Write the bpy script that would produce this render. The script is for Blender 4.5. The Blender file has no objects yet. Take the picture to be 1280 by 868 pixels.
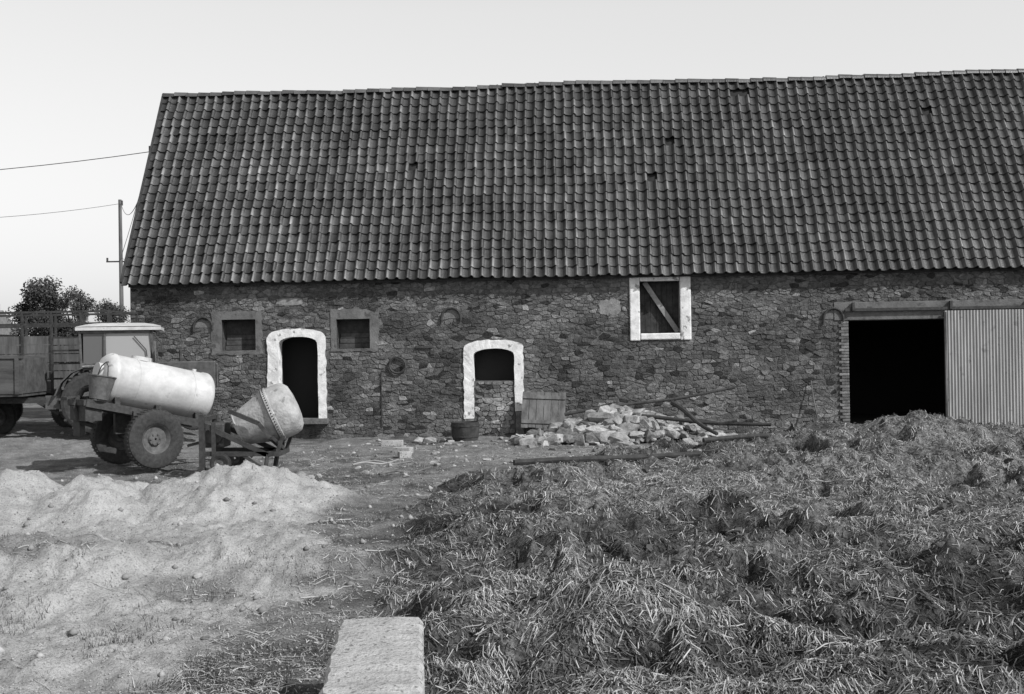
import bpy, math, random
import numpy as np
from mathutils import Vector, Matrix, noise as mnoise
random.seed(7); rng=np.random.default_rng(7)
scene=bpy.context.scene
scene.view_settings.view_transform='Standard'
scene.view_settings.look='None'
scene.view_settings.exposure=0

# ------------------------------------------------------------ materials
def mat(name,c0,c1,scale=5,rough=.85,bump=.3,bscale=None,tone=None,island=0,metal=0,detail=4,stretch=None,spots=None,contrast=(.35,.65),bdist=.02,spec=None):
    m=bpy.data.materials.new(name); m.use_nodes=True
    nt=m.node_tree; N=nt.nodes; L=nt.links
    b=N['Principled BSDF']; b.inputs['Roughness'].default_value=rough; b.inputs['Metallic'].default_value=metal
    if spec is not None: b.inputs['Specular IOR Level'].default_value=spec
    tc=N.new('ShaderNodeTexCoord'); mp=N.new('ShaderNodeMapping'); L.new(tc.outputs['Object'],mp.inputs['Vector'])
    if stretch: mp.inputs['Scale'].default_value=stretch
    if scale:
        no=N.new('ShaderNodeTexNoise'); no.inputs['Scale'].default_value=scale; no.inputs['Detail'].default_value=detail; no.inputs['Roughness'].default_value=.65
        L.new(mp.outputs[0],no.inputs['Vector'])
        cr=N.new('ShaderNodeValToRGB'); cr.color_ramp.elements[0].position=contrast[0]; cr.color_ramp.elements[1].position=contrast[1]
        cr.color_ramp.elements[0].color=(c0,c0,c0,1); cr.color_ramp.elements[1].color=(c1,c1,c1,1)
        L.new(no.outputs['Fac'],cr.inputs['Fac']); col=cr.outputs['Color']
    else:
        r_=N.new('ShaderNodeRGB'); v_=(c0+c1)/2; r_.outputs[0].default_value=(v_,v_,v_,1); col=r_.outputs[0]
    def mul(colsock,valsock):
        mm=N.new('ShaderNodeMix'); mm.data_type='RGBA'; mm.blend_type='MULTIPLY'; mm.inputs['Factor'].default_value=1
        L.new(colsock,mm.inputs[6]); L.new(valsock,mm.inputs[7]); return mm.outputs[2]
    if tone:
        a=N.new('ShaderNodeAttribute'); a.attribute_name=tone; col=mul(col,a.outputs['Fac'])
    if island:
        g=N.new('ShaderNodeNewGeometry'); mr=N.new('ShaderNodeMapRange'); L.new(g.outputs['Random Per Island'],mr.inputs[0])
        mr.inputs[3].default_value=1-island; mr.inputs[4].default_value=1+island; col=mul(col,mr.outputs[0])
    if spots:
        n2=N.new('ShaderNodeTexNoise'); n2.inputs['Scale'].default_value=spots[0]; n2.inputs['Detail'].default_value=3; L.new(tc.outputs['Object'],n2.inputs['Vector'])
        r2=N.new('ShaderNodeValToRGB'); r2.color_ramp.elements[0].position=spots[1]; r2.color_ramp.elements[1].position=spots[1]+.08
        L.new(n2.outputs['Fac'],r2.inputs['Fac'])
        mm=N.new('ShaderNodeMix'); mm.data_type='RGBA'; L.new(r2.outputs['Color'],mm.inputs['Factor']); L.new(col,mm.inputs[6]); mm.inputs[7].default_value=(spots[2],)*3+(1,)
        col=mm.outputs[2]
    L.new(col,b.inputs['Base Color'])
    if bump:
        nb=N.new('ShaderNodeTexNoise'); nb.inputs['Scale'].default_value=bscale or scale*4; nb.inputs['Detail'].default_value=4; L.new(mp.outputs[0],nb.inputs['Vector'])
        bp=N.new('ShaderNodeBump'); bp.inputs['Strength'].default_value=bump; bp.inputs['Distance'].default_value=bdist
        L.new(nb.outputs['Fac'],bp.inputs['Height']); L.new(bp.outputs[0],b.inputs['Normal'])
    return m

M_stone=mat('rubble_stone',.6,1.25,11,.95,.9,30,tone='tone',bdist=.03,spec=.2)
M_mortar=mat('lime_mortar',.06,.13,2.2,.95,.9,35,spots=(1.1,.56,.15))
M_cement=mat('cement_render',.09,.16,3,.95,.5,30,spots=(5,.58,.07))
M_white=mat('whitewash',.56,.8,6,.8,.4,30,spots=(7,.62,.24))
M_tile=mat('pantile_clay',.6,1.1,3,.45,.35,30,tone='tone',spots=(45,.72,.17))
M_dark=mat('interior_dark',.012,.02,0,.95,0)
M_wood=mat('weathered_wood',.06,.15,6,.85,.4,20,stretch=(1,1,.15))
M_woodd=mat('dark_wood',.02,.05,6,.9,.4,20)
M_woodl=mat('pale_wood',.2,.32,6,.85,.3,20)
M_iron=mat('rusty_iron',.02,.05,12,.75,.2,40)
M_brick=mat('brick',.08,.2,9,.9,.4,40,island=.35)
M_sheet=mat('corrugated_sheet',.24,.35,3,.55,.1,20,stretch=(3,3,.3),spots=(5,.64,.18))
M_tank=mat('tank_paint',.38,.54,3,.5,.15,20,spots=(6,.66,.3))
M_drum=mat('mixer_drum',.24,.42,5,.8,.6,25,spots=(9,.62,.18))
M_rubber=mat('tyre_rubber',.018,.045,15,.85,.2,50)
M_rim=mat('rim_steel',.06,.12,10,.7,.2,30)
M_paintw=mat('cab_paint',.4,.55,5,.45,.05,20,spots=(8,.66,.25))
M_paintd=mat('tractor_paint',.04,.09,8,.5,.1,20)
M_conc=mat('concrete',.28,.42,5,.9,.9,45,spots=(30,.58,.15),detail=7)
M_rock=mat('rubble_rock',.13,.30,8,.9,.7,30,island=.55)
M_leaf=mat('foliage',.03,.06,0,.8,0,island=.4)
M_bark=mat('bark',.05,.1,8,.9,.5,30)
M_straw=mat('straw',.22,.40,0,.65,0,island=.6)
M_strawd=mat('rotted_straw',.04,.12,0,.8,0,island=.7)
M_grass=mat('grass',.03,.08,0,.8,0,island=.5)
M_peb=mat('gravel',.14,.36,0,.95,0,island=.5)
M_roofd=mat('distant_roof',.12,.2,3,.9,.1)
def glassmat(n,v):
    m=bpy.data.materials.new(n); m.use_nodes=True; b=m.node_tree.nodes['Principled BSDF']
    b.inputs['Base Color'].default_value=(v,v,v,1); b.inputs['Roughness'].default_value=.12
    return m
M_glass=glassmat('window_glass',.10); M_glasssky=glassmat('sky_painted_glass',.30)  # second glass is paler: the reflected sky is put into its colour

# ------------------------------------------------------------ mesh builder
def frame(axis):
    a=Vector(axis).normalized(); u=a.cross(Vector((0,0,1)))
    if u.length<.05: u=Vector((1,0,0))
    u.normalize(); return a,u,u.cross(a).normalized()
class MB:
    def __init__(s): s.V=[];s.F=[];s.T=[]
    def add(s,v,f,t=1.0):
        o=len(s.V); s.V+= [tuple(p) for p in v]; s.F+=[tuple(i+o for i in q) for q in f]; s.T+=(list(t) if isinstance(t,(list,tuple)) else [t]*len(v)); return s
    def box(s,c,size,R=None,t=1.0):
        hx,hy,hz=[k/2 for k in size]; c=Vector(c); v=[]
        for z in(-hz,hz):
            for y in(-hy,hy):
                for x in(-hx,hx):
                    p=Vector((x,y,z)); p=(R@p if R else p)+c; v.append(p)
        return s.add(v,[(0,2,3,1),(4,5,7,6),(0,1,5,4),(2,6,7,3),(0,4,6,2),(1,3,7,5)],t)
    def beam(s,p0,p1,w,h,t=1.0):
        p0=Vector(p0);p1=Vector(p1);a,u,v=frame(p1-p0); L=(p1-p0).length
        R=Matrix((u,a,v)).transposed()
        return s.box((p0+p1)/2,(w,L,h),R,t)
    def lathe(s,o,axis,prof,seg=24,cap=True):
        a,u,v=frame(axis); o=Vector(o); vs=[];f=[]
        for r,t in prof:
            for k in range(seg):
                th=2*math.pi*k/seg; vs.append(o+a*t+(u*math.cos(th)+v*math.sin(th))*r)
        n=len(prof)
        for i in range(n-1):
            for k in range(seg):
                k2=(k+1)%seg; f.append((i*seg+k,i*seg+k2,(i+1)*seg+k2,(i+1)*seg+k))
        if cap: f.append(tuple(range(seg))[::-1]); f.append(tuple((n-1)*seg+k for k in range(seg)))
        return s.add(vs,f)
    def cyl(s,p0,p1,r0,r1=None,seg=12):
        p0=Vector(p0);p1=Vector(p1); r1=r0 if r1 is None else r1
        return s.lathe(p0,p1-p0,[(r0,0),(r1,(p1-p0).length)],seg)
    def tube(s,pts,r,seg=6):
        for a,b in zip(pts[:-1],pts[1:]): s.cyl(a,b,r,r,seg)
        return s
    def torus(s,c,axis,R,r,seg=24,a0=0,a1=2*math.pi):
        a,u,v=frame(axis);c=Vector(c)
        pts=[c+(u*math.cos(a0+(a1-a0)*k/seg)+v*math.sin(a0+(a1-a0)*k/seg))*R for k in range(seg+1)]
        return s.tube(pts,r,6)
    def obj(s,name,m,parent=None,smooth=False,bevel=0):
        me=bpy.data.meshes.new(name); me.from_pydata(s.V,[],s.F)
        at=me.attributes.new('tone','FLOAT','POINT'); at.data.foreach_set('value',s.T)
        me.materials.append(m)
        if smooth: me.shade_smooth(); 
        me.update(); ob=bpy.data.objects.new(name,me); scene.collection.objects.link(ob)
        if smooth:
            try: me.set_sharp_from_angle(angle=math.radians(40))
            except Exception: pass
        if parent: ob.parent=parent
        if bevel:
            b=ob.modifiers.new('bevel','BEVEL'); b.width=bevel; b.segments=2; b.limit_method='ANGLE'
        return ob
def mesh_np(name,V,F,m,attrs=None,smooth=False,parent=None):
    me=bpy.data.meshes.new(name); n=len(V); k=len(F); w=F.shape[1]
    me.vertices.add(n); me.vertices.foreach_set('co',np.ascontiguousarray(V,dtype=np.float32).ravel())
    me.loops.add(k*w); me.loops.foreach_set('vertex_index',np.ascontiguousarray(F,dtype=np.int32).ravel())
    me.polygons.add(k); me.polygons.foreach_set('loop_start',np.arange(0,k*w,w,dtype=np.int32))
    me.update(calc_edges=True)
    for a,v in (attrs or {}).items():
        at=me.attributes.new(a,'FLOAT','POINT'); at.data.foreach_set('value',np.ascontiguousarray(v,dtype=np.float32))
    me.materials.append(m)
    if smooth: me.shade_smooth()
    me.validate(); ob=bpy.data.objects.new(name,me); scene.collection.objects.link(ob)
    if parent: ob.parent=parent
    return ob
def empty(name,loc=(0,0,0),rz=0,parent=None):
    e=bpy.data.objects.new(name,None); e.location=loc; e.rotation_euler=(0,0,rz); scene.collection.objects.link(e)
    if parent: e.parent=parent
    return e

# ------------------------------------------------------------ terrain functions
def h2(ix,iy,sd): 
    v=np.sin(ix*127.1+iy*311.7+sd*74.7)*43758.5453; return v-np.floor(v)
def vn(x,y,sd=0):
    ix=np.floor(x);iy=np.floor(y);fx=x-ix;fy=y-iy;fx=fx*fx*(3-2*fx);fy=fy*fy*(3-2*fy)
    return (h2(ix,iy,sd)*(1-fx)+h2(ix+1,iy,sd)*fx)*(1-fy)+(h2(ix,iy+1,sd)*(1-fx)+h2(ix+1,iy+1,sd)*fx)*fy
def fbm(x,y,o=4,sd=0):
    s=0;a=.5;t=0
    for i in range(o):
        c,sn=math.cos(i*.7+.4),math.sin(i*.7+.4)
        s=s+a*vn((x*c-y*sn)*2**i+i*17.3,(x*sn+y*c)*2**i-i*9.1,sd+i);t+=a;a*=.55
    return s/t
def ss(a,b,x):
    t=np.clip((x-a)/(b-a),0,1);return t*t*(3-2*t)
def cone(x,y,cx,cy,rx,ry,h,p=1.3):
    d=np.sqrt(((x-cx)/rx)**2+((y-cy)/ry)**2+.012); return h*np.clip(1.05-d,0,1)**p
def gauss(x,y,cx,cy,rx,ry,h): return h*np.exp(-((x-cx)/rx)**2-((y-cy)/ry)**2)
def terrain(x,y):
    x=np.asarray(x,dtype=float);y=np.asarray(y,dtype=float)
    near=ss(34,28,y)*ss(-20,-15,x)*ss(20,16,x)
    base=.5*ss(-5,-10,x)*ss(21,27,y)
    n1=fbm(x*.7,y*.7,3,1)-.5; n2=fbm(x*3.1,y*3.1,3,5)-.5; n3=fbm(x*9,y*9,4,9)-.5
    base=base+near*(.08*n1+.06*n2+.04*n3)
    wx=x+.55*(fbm(x*1.3,y*1.3,3,21)-.5); wy=y+.55*(fbm(x*1.3,y*1.3,3,31)-.5)
    A=cone(wx,wy,-3.85,16.3,1.75,1.9,.67,1.1); 
    B=cone(wx,wy,-5.6,15.6,1.3,1.6,.56,1.15); C=cone(wx,wy,-6.9,15.8,1.6,1.9,.62); C2=cone(wx,wy,-8.6,15.5,2.2,2.0,.55)
    D=cone(wx,wy,-2.6,11.3,1.7,.9,.40,1.); E=cone(wx,wy,-4.4,11.0,1.8,1.5,.46,1.); G=cone(wx,wy,-3.6,13.2,2.4,1.5,.22,1.); Fh=cone(wx,wy,-7,11.5,3,2.,.5,1.)
    piles=np.maximum.reduce([A,B,C,C2])+np.maximum.reduce([D,E,Fh])*1.0+G*.5
    bnd=np.interp(y,[4,6,7.5,9.0,9.8,10.6,11.5,12.5,13.5,15.2,16.5,17.6,18.2],[-2.3,-2.3,-2.2,-2.3,-1.9,-1.35,-1.0,-1.6,-2.5,-2.4,-2.8,-3.8,-30])
    e=1.2*(fbm(x*1.1,y*1.1,4,41)-.5)+.5*(fbm(x*6,y*6,3,42)-.5)
    sand=np.maximum(ss(.15,-.45,x-bnd+e),ss(.04,.13,piles+.04*n2))*ss(18.8,18.0,y)
    patch=ss(.47,.62,fbm(x*1.1+3,y*1.5,4,77))
    sand=sand*(1-.7*patch*ss(14.0,12,y)*ss(.34,.12,D+E*.4))
    z=base+piles*(1+.34*n2)+sand*near*(.08*n2+.06*n3)
    # manure
    mb=np.interp(y,[3,5,7.0,7.4,9,11.5,15,18,20,21.5,23,24,26,27.4,27.8],[-.3,-.35,-.45,-.75,-1.0,-1.3,-1.4,-1.1,-.2,.8,3.2,4.4,6.0,8,40])
    e2=1.1*(fbm(x*.9,y*.9,3,51)-.5)*ss(6.8,9,y)+.5*(fbm(x*4,y*4,3,52)-.5)*ss(6.5,8,y)
    dd=x-mb+e2; M=ss(-.1,.35,dd)*ss(40,20,x)
    rise=np.clip(dd/1.6,0,1)**.6*ss(8,12,y)+ss(-.1,.3,dd)*ss(12,8,y)
    wx2=x+.4*(fbm(x*2,y*2,3,81)-.5); wy2=y+.4*(fbm(x*2,y*2,3,83)-.5)
    l1=fbm(x*.8,y*.8,3,61)-.45; b2=1-np.abs(2*vn(wx2*1.4,wy2*1.7,62)-1)*1.3; b3=1-np.abs(2*vn(wx2*3.4+5,wy2*4.0,66)-1)*1.3; l4=fbm(x*9,y*9,3,64)-.5
    lumpy=ss(.3,.6,fbm(x*.5+9,y*.5,2,71))
    lump=.62*b2+.38*b3
    hm=.08+.20*ss(1.5,6.5,x)+.44*np.clip(l1,-.15,1)+(.20+.30*lumpy)*(lump-.45)+.09*l4
    hm=hm*(1-.6*gauss(x,y,2.6,16.0,2.3,2.8,1))
    hm=hm+gauss(x,y,7.3,21.8,1.15,1.2,.40)+gauss(x,y,5.3,21.4,.9,.8,.17)+gauss(x,y,.7,7.8,.7,.55,.34)+gauss(x,y,-.05,9.2,.5,.45,.16)-gauss(x,y,-.1,6.75,.25,.5,.3)+gauss(x,y,2.6,6.6,1.2,.8,.14)+gauss(x,y,.0,14.2,.8,.5,.22)+gauss(x,y,2.4,13.0,.45,.3,.22)+gauss(x,y,-.9,13.4,.5,.4,.22)+gauss(x,y,1.1,14.9,.4,.25,.15)
    hm=hm*(1-.6*ss(9.2,10.8,x)*ss(17,20,y))
    z=z+M*rise*np.maximum(hm,-.08)
    light=np.clip(.08+gauss(x,y,2.9,16.8,3.2,2.9,1.1)+gauss(x,y,9,17,3.5,5,.5)+gauss(x,y,6.5,13,2.5,2.0,.4)+gauss(x,y,7.3,21.6,1.2,1.5,.5)+gauss(x,y,.7,7.5,.8,.5,.4)+1.2*(fbm(x*.9,y*.9,4,88)-.42)+1.2*(lump-.5)-gauss(x,y,.0,14.0,.9,.4,.8)-gauss(x,y,-.9,13.2,.6,.4,.8)-gauss(x,y,2.4,12.9,.5,.25,.8),0,1)  # pale straw patches; lump term paints shade into hollows, brightens crests
    yard=gauss(x,y,.2,23.3,2.8,2.0,1.1)+gauss(x,y,-10,25,4,3.5,1)+.5*gauss(x,y,-2.5,25.5,2,1,1)+.7*ss(.43,.58,fbm(x*1.1,y*1.1,4,93))
    return z,sand*(1-M),M,light,yard
def gz(x,y): return float(terrain(np.array([x]),np.array([y]))[0][0])

# ------------------------------------------------------------ ground
ys=np.concatenate([np.linspace(-60,3,16)[:-1],np.exp(np.linspace(math.log(3.0),math.log(32),520)),np.linspace(32,60,40)[1:],np.array([70,90,120,180,300,600,1200,2500])])
xs=np.concatenate([-np.array([2500,1200,600,300,150,80,50,35,28,22]),np.linspace(-18,-6,150)[:-1],np.linspace(-6,7,520),np.linspace(7,18,150)[1:],np.array([22,28,35,50,80,150,300,600,1200,2500])])
X,Y=np.meshgrid(xs,ys); Z,S,Mn,Li,Yd=terrain(X,Y)
V=np.stack([X.ravel(),Y.ravel(),Z.ravel()],1); nx=len(xs);ny=len(ys)
i=np.arange(nx-1)[None,:]+nx*np.arange(ny-1)[:,None]; i=i.ravel()
F=np.stack([i,i+1,i+nx+1,i+nx],1)
def groundmat():
    m=bpy.data.materials.new('yard_ground'); m.use_nodes=True; nt=m.node_tree;N=nt.nodes;L=nt.links;b=N['Principled BSDF'];b.inputs['Roughness'].default_value=.95
    b.inputs['Specular IOR Level'].default_value=.15
    tc=N.new('ShaderNodeTexCoord')
    def nz(sc,d=6,r=.7):
        n=N.new('ShaderNodeTexNoise');n.inputs['Scale'].default_value=sc;n.inputs['Detail'].default_value=d;n.inputs['Roughness'].default_value=r;L.new(tc.outputs['Object'],n.inputs['Vector']);return n.outputs['Fac']
    def ramp(s,a,b_,p0=.35,p1=.65):
        r=N.new('ShaderNodeValToRGB');r.color_ramp.elements[0].position=p0;r.color_ramp.elements[1].position=p1
        r.color_ramp.elements[0].color=(a,a,a,1);r.color_ramp.elements[1].color=(b_,b_,b_,1);L.new(s,r.inputs['Fac']);return r.outputs['Color']
    def mix(f,a,c):
        mm=N.new('ShaderNodeMix');mm.data_type='RGBA';L.new(f,mm.inputs['Factor']);L.new(a,mm.inputs[6]);L.new(c,mm.inputs[7]);return mm.outputs[2]
    def att(n):
        a=N.new('ShaderNodeAttribute');a.attribute_name=n;return a.outputs['Fac']
    nA=nz(2.2,8,.78); nB=nz(14,6,.75)
    dirt=ramp(nA,.06,.18,.38,.62); man=ramp(nB,.010,.07,.35,.65)
    yard=ramp(nA,.15,.30,.38,.62)
    c=mix(att('yard'),dirt,yard)
    c=mix(att('manure'),c,man)
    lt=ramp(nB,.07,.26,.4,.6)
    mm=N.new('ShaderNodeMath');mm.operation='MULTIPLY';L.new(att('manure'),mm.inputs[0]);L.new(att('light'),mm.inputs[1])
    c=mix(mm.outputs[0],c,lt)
    nC=nz(55,3,.6)
    sp=ramp(nC,.45,1.1,.40,.52)
    m2=N.new('ShaderNodeMix');m2.data_type='RGBA';m2.blend_type='MULTIPLY';m2.inputs['Factor'].default_value=.8;L.new(c,m2.inputs[6]);L.new(sp,m2.inputs[7]); c=m2.outputs[2]
    sand=ramp(nA,.27,.46,.34,.58); sp2=ramp(nC,.6,1.05,.36,.50)
    m3=N.new('ShaderNodeMix');m3.data_type='RGBA';m3.blend_type='MULTIPLY';m3.inputs['Factor'].default_value=.9;L.new(sand,m3.inputs[6]);L.new(sp2,m3.inputs[7])
    c=mix(att('sand'),c,m3.outputs[2])
    L.new(c,b.inputs['Base Color'])
    bp=N.new('ShaderNodeBump');bp.inputs['Strength'].default_value=1;bp.inputs['Distance'].default_value=.04;L.new(nz(26,6,.75),bp.inputs['Height']);L.new(bp.outputs[0],b.inputs['Normal'])
    return m
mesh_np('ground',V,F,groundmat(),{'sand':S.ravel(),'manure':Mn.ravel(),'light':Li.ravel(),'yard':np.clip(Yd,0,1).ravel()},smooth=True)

def scatter(n,y0,y1,xl=.5):
    y=np.exp(rng.uniform(math.log(y0),math.log(y1),n)); x=rng.uniform(-xl,xl,n)*y; return x,y
def strips(name,x,y,length,width,lift0,lift1,m,ang=None,maxs=.25):
    n=len(x); a=rng.uniform(0,2*math.pi,n) if ang is None else ang
    dx=np.cos(a);dy=np.sin(a)
    bend=rng.normal(0,.25,n)
    px=[x-dx*length/2, x+ -dy*bend*length*.3, x+dx*length/2]; py=[y-dy*length/2,y+dx*bend*length*.3,y+dy*length/2]
    zz=[terrain(px[k],py[k])[0] for k in range(3)]
    lim=maxs*length
    zz=[zz[1]+np.clip(zz[0]-zz[1],-lim,lim),zz[1],zz[1]+np.clip(zz[2]-zz[1],-lim,lim)]
    lf=[rng.uniform(0,1,n)*lift0, rng.uniform(0.2,1,n)*lift1, rng.uniform(0,1,n)**2*lift1*1.3]
    V=np.zeros((n,6,3))
    for k in range(3):
        z=zz[k]+lf[k]+.003
        tw=rng.uniform(-.4,.4,n)
        for sgn,j in((-1,0),(1,1)):
            V[:,2*k+j,0]=px[k]-dy*width*.5*sgn; V[:,2*k+j,1]=py[k]+dx*width*.5*sgn; V[:,2*k+j,2]=z+tw*width*sgn
    o=(np.arange(n)*6)[:,None]
    F=np.concatenate([o+np.array([[0,2,3,1]]),o+np.array([[2,4,5,3]])],0)
    return mesh_np(name,V.reshape(-1,3),F,m)
def strawset(name,n,pw,m,hi,seed,wmul=1):
    x,y=scatter(n,4.8,27,.52); z,s_,m_,l_,_y=terrain(x,y)
    cl=ss(.40,.58,fbm(x*2.3,y*2.3,4,seed))
    p=m_*((.05+.95*l_)*(.3+.7*cl) if hi else (.3+.7*cl))
    k=rng.uniform(0,1,len(x))<p*pw; x=x[k];y=y[k]; n=len(x)
    ang=6.28*fbm(x*.9,y*.9,3,seed+5)*2.5+rng.normal(0,.75,n)
    ln=rng.gamma(2.0,.042,n).clip(.03,.32)
    strips(name,x,y,ln,rng.uniform(.0022,.0050,n)*(1+y*.05)*wmul,.008,.03,m,ang)
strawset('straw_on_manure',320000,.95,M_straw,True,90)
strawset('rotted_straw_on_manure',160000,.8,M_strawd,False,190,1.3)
x,y=scatter(110000,5,26,.5); z,s_,m_,l_,_y=terrain(x,y)
dens=np.where(s_>.5,.02,.5)*ss(.42,.6,fbm(x*1.5,y*1.5,3,33))+.5*((x>-2.6)&(y<9.5)&(s_<.5))*ss(.35,.55,fbm(x*2.5,y*2.5,3,34))
keep=(rng.uniform(0,1,len(x))<dens)&(m_<.4)&(x>-4.5)&~((x>-1.12)&(x<-.35)&(y<7.1))
x=x[keep];y=y[keep];n=len(x)
strips('straw_litter',x,y,rng.gamma(2.2,.04,n).clip(.03,.25),rng.uniform(.0022,.005,n)*(1+y*.05),.006,.02,M_straw)
def blades(name,x,y,hgt,w):
    n=len(x);a=rng.uniform(0,6.28,n);z=terrain(x,y)[0]; b=rng.uniform(0,6.28,n);ln=rng.uniform(.1,.9,n)*hgt
    V=np.zeros((n,4,3)); ca=np.cos(a)*w/2;sa=np.sin(a)*w/2
    V[:,0]=np.stack([x-ca,y-sa,z-.01],1);V[:,1]=np.stack([x+ca,y+sa,z-.01],1)
    V[:,2]=np.stack([x+ca*.3+np.cos(b)*ln,y+sa*.3+np.sin(b)*ln,z+hgt],1);V[:,3]=np.stack([x-ca*.3+np.cos(b)*ln,y-sa*.3+np.sin(b)*ln,z+hgt],1)
    o=(np.arange(n)*4)[:,None]; return mesh_np(name,V.reshape(-1,3),o+np.array([[0,1,2,3]]),M_grass)
x,y=scatter(90000,5,29,.5); z,s_,m_,l_,_y=terrain(x,y)
g=fbm(x*1.1,y*1.1,4,44)
keep=(m_<.35)&(s_<.35)&(g>.48)&(x>-8)&(_y<.45)&~((x>-1.15)&(x<-.35)&(y<7.15))
x=x[keep];y=y[keep];n=len(x)
blades('yard_grass',x,y,rng.uniform(.015,.08,n),rng.uniform(.003,.008,n))
x,y=scatter(80000,5,14,.5); z,s_,m_,l_,_y=terrain(x,y); g=fbm(x*2.2,y*2.2,3,144)
keep=(s_>.2)&(g>.64)&(y<11)&(rng.uniform(0,1,len(x))<.8)
x=x[keep];y=y[keep];n=len(x)
blades('weeds',x,y,rng.uniform(.01,.06,n),rng.uniform(.003,.008,n))
x,y=scatter(50000,5,27,.5); z,s_,m_,l_,_y=terrain(x,y)
keep=(m_<.5)&(rng.uniform(0,1,len(x))<np.where(s_>.5,.7,.7)); x=x[keep];y=y[keep];z=z[keep];n=len(x)
r=rng.uniform(.003,.010,n)*(1+y*.02)+(rng.uniform(0,1,n)>.985)*rng.uniform(.01,.045,n)
O=np.array([[1,0,0],[0,1,0],[-1,0,0],[0,-1,0],[0,0,.8],[0,0,-.8]])
V=np.stack([x,y,z+r*.3],1)[:,None,:]+O[None]*r[:,None,None]*rng.uniform(.6,1.3,(n,6,1))
o=(np.arange(n)*6)[:,None,None]; F=(o+np.array([[0,1,4],[1,2,4],[2,3,4],[3,0,4],[1,0,5],[2,1,5],[3,2,5],[0,3,5]])[None]).reshape(-1,3)
mesh_np('gravel',V.reshape(-1,3),F,M_peb)

# ------------------------------------------------------------ barn
TH=math.radians(3)
barn=empty('stone_barn',(0,29,0),-TH)
def B(s,d,h): return (s*math.cos(TH)+d*math.sin(TH), 29-s*math.sin(TH)+d*math.cos(TH), h)
S0,S1=-9.70,18.0; WH=3.95
holes=[(-5.93,-4.87,.5,2.58),(-7.35,-6.48,2.25,3.03),(-4.42,-3.57,2.25,2.99),(-.98,.06,0,2.2),(3.20,4.17,2.5,3.79),(8.29,12.9,-.3,2.73)]
bx=sorted({S0,S1}|{h[0] for h in holes}|{h[1] for h in holes}); bz=sorted({-.4,WH}|{h[2] for h in holes}|{h[3] for h in holes})
def inhole(a,b): return any(h[0]<a<h[1] and h[2]<b<h[3] for h in holes)
w=MB(); TKN=.5
sol=[[not inhole((bx[i]+bx[i+1])/2,(bz[j]+bz[j+1])/2) for j in range(len(bz)-1)] for i in range(len(bx)-1)]
for i in range(len(bx)-1):
    for j in range(len(bz)-1):
        if not sol[i][j]: continue
        a,b,c,d=bx[i],bx[i+1],bz[j],bz[j+1]
        w.add([(a,0,c),(b,0,c),(b,0,d),(a,0,d)],[(0,1,2,3)]); w.add([(a,TKN,c),(b,TKN,c),(b,TKN,d),(a,TKN,d)],[(3,2,1,0)])
        def nb(ii,jj): return 0<=ii<len(bx)-1 and 0<=jj<len(bz)-1 and sol[ii][jj]
        if not nb(i-1,j): w.add([(a,0,c),(a,0,d),(a,TKN,d),(a,TKN,c)],[(0,1,2,3)])
        if not nb(i+1,j): w.add([(b,0,c),(b,0,d),(b,TKN,d),(b,TKN,c)],[(3,2,1,0)])
        if not nb(i,j-1): w.add([(a,0,c),(a,TKN,c),(b,TKN,c),(b,0,c)],[(0,1,2,3)])
        if not nb(i,j+1): w.add([(a,0,d),(a,TKN,d),(b,TKN,d),(b,0,d)],[(3,2,1,0)])
w.obj('front_wall',M_mortar,barn)
w=MB()
w.box(((S0+S1)/2,6.0,1.75),(S1-S0,.4,4.4))
for sx,sg in((S0+.02,1),(S1-.4,1)):
    w.add([(sx,.5,-.4),(sx,5.8,-.4),(sx,5.8,WH),(sx,3.05,9.25),(sx,.5,4.55),(sx+.38,.5,-.4),(sx+.38,5.8,-.4),(sx+.38,5.8,WH),(sx+.38,3.05,9.25),(sx+.38,.5,4.55)],
      [(0,1,2,3,4),(9,8,7,6,5),(0,5,6,1),(1,6,7,2),(2,7,8,3),(3,8,9,4),(4,9,5,0)])
w.obj('rear_and_gable_walls',M_mortar,barn)
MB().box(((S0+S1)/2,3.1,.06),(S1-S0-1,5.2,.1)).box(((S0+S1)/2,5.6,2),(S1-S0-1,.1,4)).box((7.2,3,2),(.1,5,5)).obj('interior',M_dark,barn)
KZ=2.0
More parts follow.
